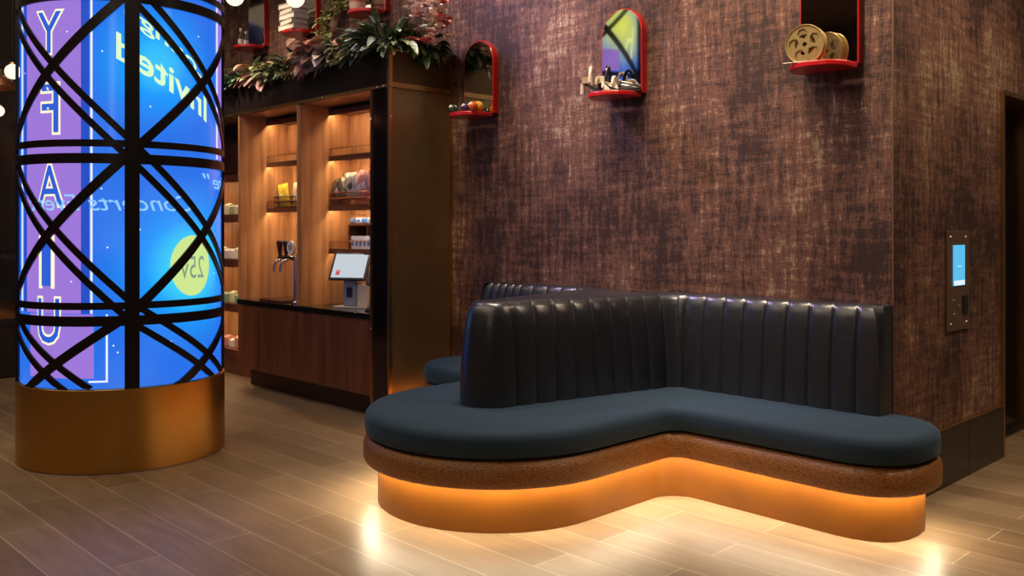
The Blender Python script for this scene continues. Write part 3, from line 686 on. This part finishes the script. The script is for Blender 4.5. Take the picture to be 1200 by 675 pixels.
# ------------------------------------------------------------------ red arched mirror shelves on the wallpaper
def arch_pts(w, h, n=20, ins=0):
    r = w / 2 - ins; p = [(-r, ins), (r, ins)]
    for k in range(n + 1): a = PI * k / n; p.append((r * math.cos(a), h - w / 2 + r * math.sin(a)))
    return p
def arch_shelf(x, z, label, w=.33, h=.56, tk=.05, dep=.24):
    t = thing('arched_mirror_shelf', label, 'mirror shelf', (x, -.001, z))
    bm = B(); prism(bm, [(a, -tk, b_) for a, b_ in arch_pts(w, h)], (0, tk, 0)); obj('arch_frame', bm, M_red, t)
    bm = B(); prism(bm, [(a, -tk - .004, b_) for a, b_ in arch_pts(w, h, ins=.006)], (0, .0035, 0)); obj('mirror', bm, M_mirror, t)
    pts = [(-w/2, -tk - .005), (w/2, -tk - .005), (w/2, -tk - dep * .35)]
    for k in range(1, 13): a = PI * k / 13; pts.append((w/2 * math.cos(a) , -tk - dep * .35 - dep * .65 * math.sin(a)))
    pts.append((-w/2, -tk - dep * .35))
    bm = B(); prism(bm, [(a, b_, -.03) for a, b_ in pts], (0, 0, .03)); obj('shelf_board', bm, M_red, t, bevel=.006)
    return t
def sh(px, py): p = onY(px, py, 0); return p
SZ = 2.33
shelf_x = {}
arch_shelf(-3.13, SZ, 'red arched mirror shelf holding four small balls, lowest left beside the bar')
arch_shelf(-1.745, SZ, 'red arched mirror shelf with a pair of heeled shoes, in the middle of the wall')
arch_shelf(-.325, SZ, 'red arched mirror shelf with a gold film reel, near the wall corner')
UZ = 3.33
arch_shelf(-4.48, UZ, 'high red arched mirror shelf above the leafy plants, nearest the bar end')
arch_shelf(-5.57, UZ, 'high red arched mirror shelf carrying a stack of books')
arch_shelf(-6.54, UZ, 'high red arched mirror shelf with a small bottle, furthest left')
# balls
for i, (dx, dy, r_, c, lb) in enumerate(((-.10, -.20, .036, (.02, .07, .03), 'dark green glossy ball leftmost on the red shelf'), (.01, -.17, .037, (.03, .03, .09), 'navy and white ball second from left on the red shelf'),
                                       (.09, -.12, .042, (.75, .42, .02), 'yellow glossy ball on the red shelf'), (.125, -.20, .036, (.75, .12, .02), 'orange red ball rightmost on the red shelf'))):
    t = thing('ball', lb, 'ball', (-3.13 + dx, dy - .02, SZ + r_ + .0005))
    bm = B(); ball(bm, (0, 0, 0), r_, 3); obj('sphere', bm, pm('ball_gloss', c, .12, coat=.5), t, smooth=True)
    bm = B(); bmesh.ops.create_uvsphere(bm, u_segments=24, v_segments=16, radius=r_ * 1.012)
    bmesh.ops.delete(bm, geom=[v for v in bm.verts if v.co.z < r_ * .86], context='VERTS'); bmesh.ops.rotate(bm, verts=bm.verts, cent=(0, 0, 0), matrix=Matrix.Rotation(R(55), 3, 'X') )
    obj('white_spot', bm, pm('ball_white', (.8, .78, .7), .2), t, smooth=True)
# film reel
fr = thing('film_reel', 'gold film reel with round cut-outs leaning on the red shelf near the corner', 'film reel', (-.385, -.185, SZ + .106), R(10))
M_reel = pm('aged_gold_metal', (.62, .46, .20), .32, .85)
def disc_holes(bm, R0, y, th, holes, hr):
    n = 60
    # ring outer, hub and spokes built as a polar grid with round openings left out
    import itertools
    cells = []
    nr = 14
    def P(i, j): a = 2 * PI * i / n; r = .012 + (R0 - .012) * j / nr; return r * math.cos(a), r * math.sin(a)
    def open_(i, j):
        a = 2 * PI * (i + .5) / n; r = .012 + (R0 - .012) * (j + .5) / nr; x, z = r * math.cos(a), r * math.sin(a)
        return any(math.hypot(x - hx, z - hz) < hr for hx, hz in holes)
    va = {}
    def V(i, j, s):
        k_ = (i % n, j, s)
        if k_ not in va:
            x, z = P(i % n, j); va[k_] = bm.verts.new((x, y + s * th, z))
        return va[k_]
    solid = {(i, j) for i in range(n) for j in range(nr) if not open_(i, j)}
    for i, j in solid:
        bm.faces.new((V(i,j,0), V(i+1,j,0), V(i+1,j+1,0), V(i,j+1,0))); bm.faces.new((V(i,j,1), V(i,j+1,1), V(i+1,j+1,1), V(i+1,j,1)))
        if ((i+1) % n, j) not in solid: bm.faces.new((V(i+1,j,0), V(i+1,j,1), V(i+1,j+1,1), V(i+1,j+1,0)))
        if ((i-1) % n, j) not in solid: bm.faces.new((V(i,j,0), V(i,j+1,0), V(i,j+1,1), V(i,j,1)))
        if (i, j+1) not in solid: bm.faces.new((V(i,j+1,0), V(i+1,j+1,0), V(i+1,j+1,1), V(i,j+1,1)))
        if (i, j-1) not in solid: bm.faces.new((V(i,j,0), V(i,j,1), V(i+1,j,1), V(i+1,j,0)))
hol = [(.06 * math.cos(2*PI*k/5 + .5), .06 * math.sin(2*PI*k/5 + .5)) for k in range(5)]
for y in (-.025, .02):
    bm = B(); disc_holes(bm, .103, y, .004, hol, .026); obj('flange', bm, M_reel, fr)
bm = B(); lathe(bm, [(.02, -.02), (.02, .019)], n=24); lathe(bm, [(.088, -.02), (.088, .019), (.055, .019), (.055, -.02), (.088, -.02)], n=40); bmesh.ops.rotate(bm, verts=bm.verts, cent=(0,0,0), matrix=Matrix.Rotation(R(90), 3, 'X')); obj('wound_film', bm, pm('film_roll', (.30, .20, .08), .4, .3), fr, smooth=True)
bm = B()
for y in (-.027, .026): tube(bm, [(.101 * math.cos(2*PI*k/40), y, .101 * math.sin(2*PI*k/40)) for k in range(41)], .004, 6, False)
obj('rim', bm, M_reel, fr, smooth=True)
pb = thing('metal_strip', 'flat silver strip lying at the left front of the reel shelf', 'strip', (-.40, -.262, SZ + .001), R(8))
bm = B(); box(bm, -.07, .06, -.012, .012, 0, .006); obj('strip', bm, pm('silver_strip', (.6, .5, .45), .3, .6), pb, bevel=.002)
# shoes
def shoe(label, loc, rz, rx, ca, cb):
    t = thing('heeled_shoe', label, 'shoe', loc, rz); t.rotation_euler = (rx, 0, rz)
    bm = B(); n = 16; rows = []
    for i in range(n + 1):
        u = i / n; y = -.12 + .24 * u; z = .012 if u < .45 else .012 + .075 * ((u - .45) / .55) ** 1.3
        w = .036 * math.sin(PI * min(.97, max(.08, u * .92 + .05))) ** .5 * (1 if u < .5 else 1 - .25 * (u - .5))
        rows.append([bm.verts.new((s_ * w, y, z + dz)) for s_, dz in ((-1, -.012), (1, -.012), (1, .004), (-1, .004))])
    for a, b_ in zip(rows, rows[1:]):
        for k in range(4): bm.faces.new((a[k], a[(k+1) % 4], b_[(k+1) % 4], b_[k]))
    bm.faces.new(rows[0]); bm.faces.new(rows[-1][::-1]); obj('sole', bm, M_blk, t, smooth=True)
    bm = B(); tube(bm, [(0, .095, .078), (0, .105, .04), (0, .108, 0.0005)], [.022, .014, .012], 10); obj('heel', bm, ca, t, smooth=True)
    bm = B(); rows = []
    for i in range(9):
        u = i / 8; y = -.118 + .11 * u; w = .034 * math.sin(PI * min(.9, .12 + u * .5)) ** .5; hh = .012 + .045 * u ** .6
        rows.append([bm.verts.new((w * math.cos(PI * k / 10), y, .016 + hh * math.sin(PI * k / 10))) for k in range(11)])
    for a, b_ in zip(rows, rows[1:]):
        for k in range(10): bm.faces.new((a[k], a[k+1], b_[k+1], b_[k]))
    bm.faces.new(rows[0]); obj('toe_cap', bm, ca, t, smooth=True)
    bm = B(); rows = []
    for i in range(13):
        a_ = -PI * .05 + PI * 1.1 * i / 12; rows.append([bm.verts.new(((.032 - .003 * j) * math.cos(a_), .075 + .04 * math.sin(a_), .062 + .014 * j)) for j in range(4)])
    for a, b_ in zip(rows, rows[1:]):
        for k in range(3): bm.faces.new((a[k], a[k+1], b_[k+1], b_[k]))
    bmesh.ops.solidify(bm, geom=bm.faces[:], thickness=.004); obj('heel_cup', bm, cb, t, smooth=True)
    t.scale = (1.2, 1.2, 1.05)
    for j, (y, h_) in enumerate(((-.01, .07), (.025, .09), (.06, .15))):
        bm = B(); tube(bm, [(.033 * math.cos(PI * k / 12), y, .03 + .018 * j + (h_ - .03 - .01 * j) * math.sin(PI * k / 12)) for k in range(13)], .009, 8); obj('strap', bm, ca if j != 1 else cb, t, smooth=True)
    return t
Mw = pm('ivory_leather', (.70, .62, .50), .35); Mk = pm('black_patent', (.015, .012, .012), .2)
shoe('ivory strappy heeled shoe with black sole, left of the pair on red shelf', (-1.80, -.18, SZ + .001), R(118), 0, Mw, pm('tan_leather', (.45, .33, .2), .4))
shoe('black and white heeled shoe, right of the pair on the red shelf', (-1.70, -.135, SZ + .001), R(112), 0, Mk, Mw)
# books
bk = [((.55, .45, .30), (.70, .63, .50)), ((.40, .33, .22), (.68, .6, .48)), ((.6, .5, .35), (.72, .66, .55)), ((.38, .30, .20), (.66, .6, .5)), ((.5, .42, .3), (.7, .64, .52))]
z = UZ + .0005
for i, (c, pg) in enumerate(bk):
    hgt = .05
    t = thing('book', f'old tan book in the stack on the high red shelf, {["bottom one","second from bottom","middle one","fourth from bottom","top one"][i]}', 'book', (-5.57 - .01 + .006 * (i % 3), -.19, z), R((3, -4, 2, -2, 5)[i]))
    bm = B(); w, d = .125 - .006 * (i % 2), .085
    box(bm, -w, w, -d, d, 0, .006); box(bm, -w, w, -d, d, hgt - .008, hgt - .002); box(bm, -w, -w + .006, -d, d, .0061, hgt - .0081); obj('cover', bm, pm('book_cloth', c, .6), t)
    bm = B(); box(bm, -w + .0065, w - .006, -d + .005, d - .005, .0065, hgt - .0085); obj('pages', bm, pm('book_pages', pg, .8), t)
    z += hgt
# bottles at the far left shelf
for dx, dy, sc_, lb in ((-.07, -.19, 1.0, 'tall dark bottle with pale cap, left one on the furthest red shelf'), (-.015, -.16, .8, 'shorter dark bottle right of the tall one on the furthest red shelf')):
    t = thing('bottle', lb, 'bottle', (-6.54 + dx, dy, UZ + .001))
    bm = B(); lathe(bm, [(0, 0), (.026*sc_, 0), (.028*sc_, .01), (.028*sc_, .09*sc_), (.01, .13*sc_), (.01, .165*sc_), (0, .166*sc_)], n=20); obj('body', bm, pm('dark_bottle_glass', (.05, .04, .035), .15), t, smooth=True)
    bm = B(); lathe(bm, [(.013, .16*sc_), (.013, .19*sc_), (0, .192*sc_)], n=16); obj('cap', bm, pm('pale_cap', (.7, .65, .55), .5), t)
    bm = B(); lathe(bm, [(.0285*sc_, .03*sc_), (.0285*sc_, .075*sc_)], n=20); obj('paper_label', bm, pm('pale_paper', (.7, .65, .55), .5), t)
t = thing('vase', 'small pink-beige vase on the high red shelf nearest the bar end', 'vase', (-4.56, -.17, UZ + .001))
bm = B(); lathe(bm, [(0, 0), (.05, 0), (.07, .05), (.072, .12), (.05, .2), (.03, .24), (.04, .27), (.034, .27), (.024, .24)], n=28); obj('body', bm, pm('beige_ceramic', (.55, .42, .34), .45), t, smooth=True)
bm = B(); lathe(bm, [(.0725, .08), (.0735, .1)], n=28); obj('band', bm, pm('vase_band', (.4, .1, .08), .4), t)

# ------------------------------------------------------------------ planting on the canopy
def leafmat(name, c0, c1, sc=25):
    m, nt, b = new_mat(name); L = nt.links
    tc = N(nt, 'ShaderNodeTexCoord'); n = N(nt, 'ShaderNodeTexNoise'); n.inputs['Scale'].default_value = sc; L.new(tc.outputs['Object'], n.inputs['Vector'])
    r = N(nt, 'ShaderNodeValToRGB'); r.color_ramp.elements[0].position = .4; r.color_ramp.elements[1].position = .6; r.color_ramp.elements[0].color = (*c0, 1); r.color_ramp.elements[1].color = (*c1, 1)
    L.new(n.outputs['Fac'], r.inputs[0]); L.new(r.outputs[0], b.inputs['Base Color']); b.inputs['Roughness'].default_value = .42
    b.inputs['Subsurface Weight'].default_value = 0
    return m
G_dark = leafmat('dark_green_leaf', (.018, .045, .014), (.085, .15, .06)); G_tip = leafmat('silver_green_leaf', (.16, .24, .12), (.58, .64, .44), 40)
G_yel = leafmat('yellow_green_leaf', (.24, .24, .07), (.58, .55, .24)); G_pink = leafmat('pink_caladium_leaf', (.55, .17, .13), (.70, .45, .32), 30)
G_blush = leafmat('blush_blossom', (.80, .58, .46), (.95, .82, .70), 40); G_redf = leafmat('rose_blossom', (.5, .07, .06), (.6, .18, .14)); G_olive = leafmat('olive_leaf', (.12, .14, .05), (.34, .34, .17))
def leaf(bm, base, d, ln, wd, droop=.5, kind='lance', mi=0, fold=.15):
    d = Vector(d).normalized(); side = d.cross(Vector((0, 0, 1)));
    if side.length < .01: side = Vector((1, 0, 0))
    side.normalize(); side = (Matrix.Rotation(random.uniform(-.7, .7), 3, d) @ side); n = 6; p = Vector(base); prev = None; dd = d.copy()
    for i in range(n + 1):
        u = i / n
        w = wd * {'lance': math.sin(PI * (u * .92 + .04)) ** .9, 'heart': (math.sin(PI * min(1, u * .75 + .22)) ** .8 if u < 1 else .02), 'round': math.sin(PI * (u * .9 + .05)) ** .6}[kind]
        up = side.cross(dd).normalized()
        q = [bm.verts.new(p - side * w / 2 + up * fold * w), bm.verts.new(p), bm.verts.new(p + side * w / 2 + up * fold * w)]
        if prev:
            for k_ in range(2): f = bm.faces.new((prev[k_], prev[k_+1], q[k_+1], q[k_])); f.material_index = mi; f.smooth = True
        prev = q; dd = (dd + Vector((0, 0, -droop / n))).normalized(); p = p + dd * ln / n
def plant(name, label, loc, mats, n, ln, wd, kind, spread=1, up=.7, droop=1.0, rad=.06, weights=None, front=.0):
    bm = B()
    for i in range(n):
        a = random.uniform(0, 2*PI); e = random.uniform(-.25, 1.2) * up
        d = Vector((math.cos(a) * spread, math.sin(a) * spread - front, e)); l_ = ln * random.uniform(.6, 1.15)
        base = Vector((math.cos(a) * rad * random.random(), math.sin(a) * rad * random.random() , random.uniform(0, .07)))
        tb = base + d.normalized() * l_ * random.uniform(.1, .8); 
        mi = random.choices(range(len(mats)), weights)[0]
        leaf(bm, tb, d, l_, wd * random.uniform(.7, 1.2), droop * random.uniform(.5, 1.3), kind, mi)
    t = thing(name, label, 'plant', loc)
    for v in bm.verts:
        v.co.y = min(v.co.y, -loc[1] - .012)
        if YF - .012 < v.co.y + loc[1] and v.co.x + loc[0] < X0 + .015: v.co.z = max(v.co.z, .004)
    bmesh.ops.recalc_face_normals
    me = bpy.data.meshes.new('foliage'); bm.to_mesh(me); bm.free()
    for m in mats: me.materials.append(m)
    o = bpy.data.objects.new('foliage', me); COL.objects.link(o); o.parent = t
    bm = B()
    for k_ in range(5): a = k_ * 1.3; tube(bm, [(0, 0, 0), (.03 * math.cos(a), .03 * math.sin(a), .05), (.07 * math.cos(a), .07 * math.sin(a), .11)], .004, 5)
    obj('stem', bm, G_olive, t)
    return t
PZ = 2.797
def px_on_top(px, y=-.46, z=PZ): p = onY(px, 100, y); return (p.x, y, z)
plant('broadleaf_plant', 'dark green plant with pale long leaves hanging over canopy beside the column', px_on_top(286, -.50), [G_dark, G_tip], 190, .18, .05, 'lance', front=.8, rad=.14, up=.9, weights=[3, 1])
plant('caladium', 'pink leaved plant under the furthest red shelf on canopy', px_on_top(311, -.5), [G_pink, G_yel], 46, .19, .10, 'heart', front=.6, up=1.1, rad=.1, weights=[3, 1], droop=1.6)
plant('variegated_ivy', 'small yellow green bushy plant between pink one and dark fern on canopy', px_on_top(333, -.48), [G_yel, G_olive], 260, .13, .045, 'round', front=.5, rad=.14, up=1.1)
plant('fern', 'dark green fern below the stack of books on canopy', px_on_top(355, -.42), [G_dark, G_olive], 180, .19, .036, 'lance', up=1.3, rad=.12, front=.2)
plant('caladium', 'largest pink leaved plant hanging over the front of the canopy', px_on_top(382, -.54), [G_pink, G_blush], 60, .21, .12, 'heart', front=.7, up=1.2, rad=.12, weights=[5, 1], droop=1.5)
plant('variegated_ivy', 'mixed olive green low plant right of the largest pink one', px_on_top(402, -.46), [G_olive, G_yel], 280, .16, .045, 'round', front=.5, up=1.3, rad=.15)
plant('variegated_ivy', 'mixed olive green low plant left of the big corner plant', px_on_top(422, -.46), [G_olive, G_tip, G_yel], 260, .15, .04, 'lance', front=.5, up=1.2, rad=.15, weights=[3, 1, 1])
plant('broadleaf_plant', 'big dark green plant with silvery leaves at the canopy corner', px_on_top(453, -.47, PZ + .03), [G_dark, G_tip, G_olive], 330, .205, .05, 'lance', up=.9, rad=.15, front=.15, weights=[3, 3, 1])
plant('dark_fern', 'dark drooping foliage over the right end of the canopy', (-3.6, -.26, PZ + .0), [G_dark, G_olive], 240, .15, .05, 'lance', weights=[3, 1], droop=1.8, rad=.1, up=.9)
def blooms(label, loc, mats, n, rad, hh):
    t = thing('flower_cluster', label, 'flowers', loc)
    bm = B()
    for i in range(n):
        c = Vector((random.uniform(-1, 1) * rad, random.uniform(-1, 1) * rad, random.uniform(0, hh)))
        mi = random.randrange(len(mats))
        for k_ in range(6):
            a = 2*PI*k_/6 + i; leaf(bm, c, (math.cos(a), math.sin(a) , .6), .045, .04, .4, 'round', mi)
    me = bpy.data.meshes.new('blossoms'); bm.to_mesh(me); bm.free()
    for m in mats: me.materials.append(m)
    o = bpy.data.objects.new('blossoms', me); COL.objects.link(o); o.parent = t
    bm = B()
    for i in range(9): a = i * .7; tube(bm, [(0, 0, 0), (rad * .5 * math.cos(a), rad * .5 * math.sin(a), hh * .5), (rad * math.cos(a), rad * math.sin(a), hh * .9)], .003, 5)
    obj('stem', bm, G_olive, t)
blooms('blush white and rose blossoms at the right end of the canopy planting', (onY(501, 30, -.36).x, -.36, PZ + .04), [G_blush, G_blush, G_blush, G_redf], 80, .15, .34)
blooms('rose red blossom cluster beside the dark drooping foliage at canopy end', (-3.57, -.33, PZ + .05), [G_redf, G_blush, G_redf], 22, .07, .17)
# hanging vine
t = thing('trailing_vine', 'yellow green vine climbing the wall between two high red shelves', 'vine', (0, 0, 0))
pts = [onY(386, 52, -.12), onY(383, 40, -.1), onY(385, 25, -.08), onY(392, 13, -.06), onY(405, 6, -.05), onY(418, -6, -.05), onY(432, -20, -.04)]
bm = B(); tube(bm, pts, .006, 6); obj('stem', bm, G_olive, t)
bm = B()
for i in range(len(pts) - 1):
    for k_ in range(24):
        p = pts[i].lerp(pts[i+1], random.random()) + Vector((random.uniform(-.07, .07), random.uniform(-.06, 0), random.uniform(-.05, .05)))
        a = random.uniform(0, 2*PI); leaf(bm, p, (math.cos(a), -abs(math.sin(a)), random.uniform(-.5, .5)), .085, .05, .6, 'round', 0)
me = bpy.data.meshes.new('foliage'); bm.to_mesh(me); bm.free(); me.materials.append(G_yel)
o = bpy.data.objects.new('foliage', me); COL.objects.link(o); o.parent = t

# ------------------------------------------------------------------ globe pendants
def pendant(px, py, dist, r, label):
    p = atD(px, py, dist)
    t = thing('globe_pendant_or_reflection', label, 'pendant lamp', (p.x, p.y, p.z), group='white globe pendants')
    bm = B(); ball(bm, (0, 0, 0), r, 3); obj('globe', bm, em('opal_globe', (1, .86, .62), 1.4), t, smooth=True)
    bm = B(); tube(bm, [(0, 0, r * .95), (0, 0, 4.798 - p.z)], .004, 6); obj('cord', bm, M_blk, t)
    bm = B(); lathe(bm, [(0, r * 1.2), (.022, r * 1.2), (.03, r * .93), (0, r * .93)], n=16); obj('cap', bm, M_gold, t)
pendant(275, -4, 8.0, .082, 'white globe pendant just above the furthest red shelf, beside the column')
pendant(346, -2, 8.0, .082, 'white globe pendant above the stack of books')
pendant(15, 84, 7.9, .066, 'white globe in place of a glass reflection, half hidden by the left edge of the column')  # solid globe for a lamp reflected in the glass partition
pendant(-2, 130, 7.9, .05, 'lower small white globe in place of a glass reflection at the left edge of the photo')  # also models a reflection in the glass as a globe
p = atD(-8, 98, 7.6)  # dome below is modelled for a ring lamp reflected in the glass
t = thing('reflected_copper_dome', 'glowing copper dome in place of a lamp reflected in the glass at the left edge beside the column', 'pendant lamp', (p.x, p.y, p.z))
bm = B(); lathe(bm, [(.02, .09), (.09, .07), (.16, .02), (.19, -.03), (.185, -.035), (.15, .01), (.08, .055), (.02, .07)], n=32); obj('shade', bm, pm('copper_shade', (.5, .22, .12), .3, .9), t, smooth=True)
bm = B(); ball(bm, (0, 0, .02), .04, 2); obj('bulb', bm, em('warm_bulb', (1, .6, .35), 4), t, smooth=True)
bm = B(); tube(bm, [(0, 0, .09), (0, 0, 4.798 - p.z)], .004, 6); obj('cord', bm, M_blk, t)

# ------------------------------------------------------------------ light
def aim(o, tgt): o.rotation_euler = (Vector(tgt) - o.location).to_track_quat('-Z', 'Y').to_euler()
def spot(loc, tgt, p, ang=50, blend=.6, col=(1, .78, .55), size=.22):
    l = bpy.data.lights.new('ceiling_or_fill_spot', 'SPOT'); l.energy = p; l.spot_size = R(ang); l.spot_blend = blend; l.color = col; l.shadow_soft_size = size
    o = bpy.data.objects.new('ceiling_or_fill_spot', l); COL.objects.link(o); o.location = loc; aim(o, tgt)
def area_(loc, tgt, p, sx, sy, col=(1, .8, .6)):
    l = bpy.data.lights.new('ceiling_or_fill_area', 'AREA'); l.energy = p; l.shape = 'RECTANGLE'; l.size = sx; l.size_y = sy; l.color = col
    o = bpy.data.objects.new('ceiling_or_fill_area', l); COL.objects.link(o); o.location = loc; aim(o, tgt)
# wall washers, then spots added for fill and screen glow
for x, p in ((-.5, 330), (-1.5, 300), (-2.7, 260), (-4.3, 110), (-5.6, 110), (-6.8, 70)):
    spot((x, -1.5, 4.6), (x, 0, 2.5), p, 60, .9)
spot((1.5, .6, 4.6), (0, .8, 1.3), 300, 75, .9)
spot((-2.6, -3.6, 4.6), tuple(onZ(185, 650, 0)), 190, 22, 1, (.35, .25, 1))  # added purple spot, stands for the column screen reflected in the floor
spot((-4.3, -1.3, 4.6), (-2.0, 0, 1.6), 300, 50, .9, (.72, .55, 1))  # added violet spot, stands for the column's glow on the wall
spot((-3.6, -3.4, 4.6), (-4.2, -.5, 2.95), 520, 26, .7, (1, .88, .74))  # this spot and the next are added to brighten the canopy plants
spot((-5.6, -3.4, 4.6), (-5.8, -.5, 2.95), 520, 26, .7, (1, .88, .74))
spot((-3.9, -4.0, 4.6), (-4.9, -.3, 1.3), 520, 36, .8, (1, .76, .5))  # added fill spot for the bar cabinetry
for x in (-6.5, -4.5, -2.0, 1.0, 3.5): spot((x, -7.6, 4.6), (x, -9.5, 2.2), 160, 70, .9)  # added spots on wall_front, giving mirrors and leather a lit wall to reflect
# over the bench and floor
spot((-1.4, -1.0, 4.6), (-1.4, -1.0, .5), 300, 45, .8, (1, .88, .75))
spot((-.2, -.75, 4.6), (-.2, -.4, .5), 240, 50, .8, (1, .86, .72))
spot((-2.4, -1.0, 4.6), (-2.2, -.8, .5), 130, 50, .8, (1, .86, .72))
area_((-1.5, -4.2, 4.7), (-1.5, -4.0, 0), 95, 5, 3, (1, .80, .58))
area_((-5.6, -3.5, 4.7), (-5.6, -3.4, 0), 80, 3, 3, (1, .78, .55))
area_((2.3, 1.5, 4.7), (2.2, 1.5, 0), 60, 2, 2, (1, .78, .55))
# added area light at front right, puts highlights on leather and brass
area_((2.2, -6.5, 3.6), (-2.5, -1.5, .8), 9, .8, 2.2, (1, .85, .7))
w = bpy.data.worlds.new('world'); SC.world = w; w.use_nodes = True
w.node_tree.nodes['Background'].inputs[0].default_value = (.9, .62, .42, 1); w.node_tree.nodes['Background'].inputs[1].default_value = .06
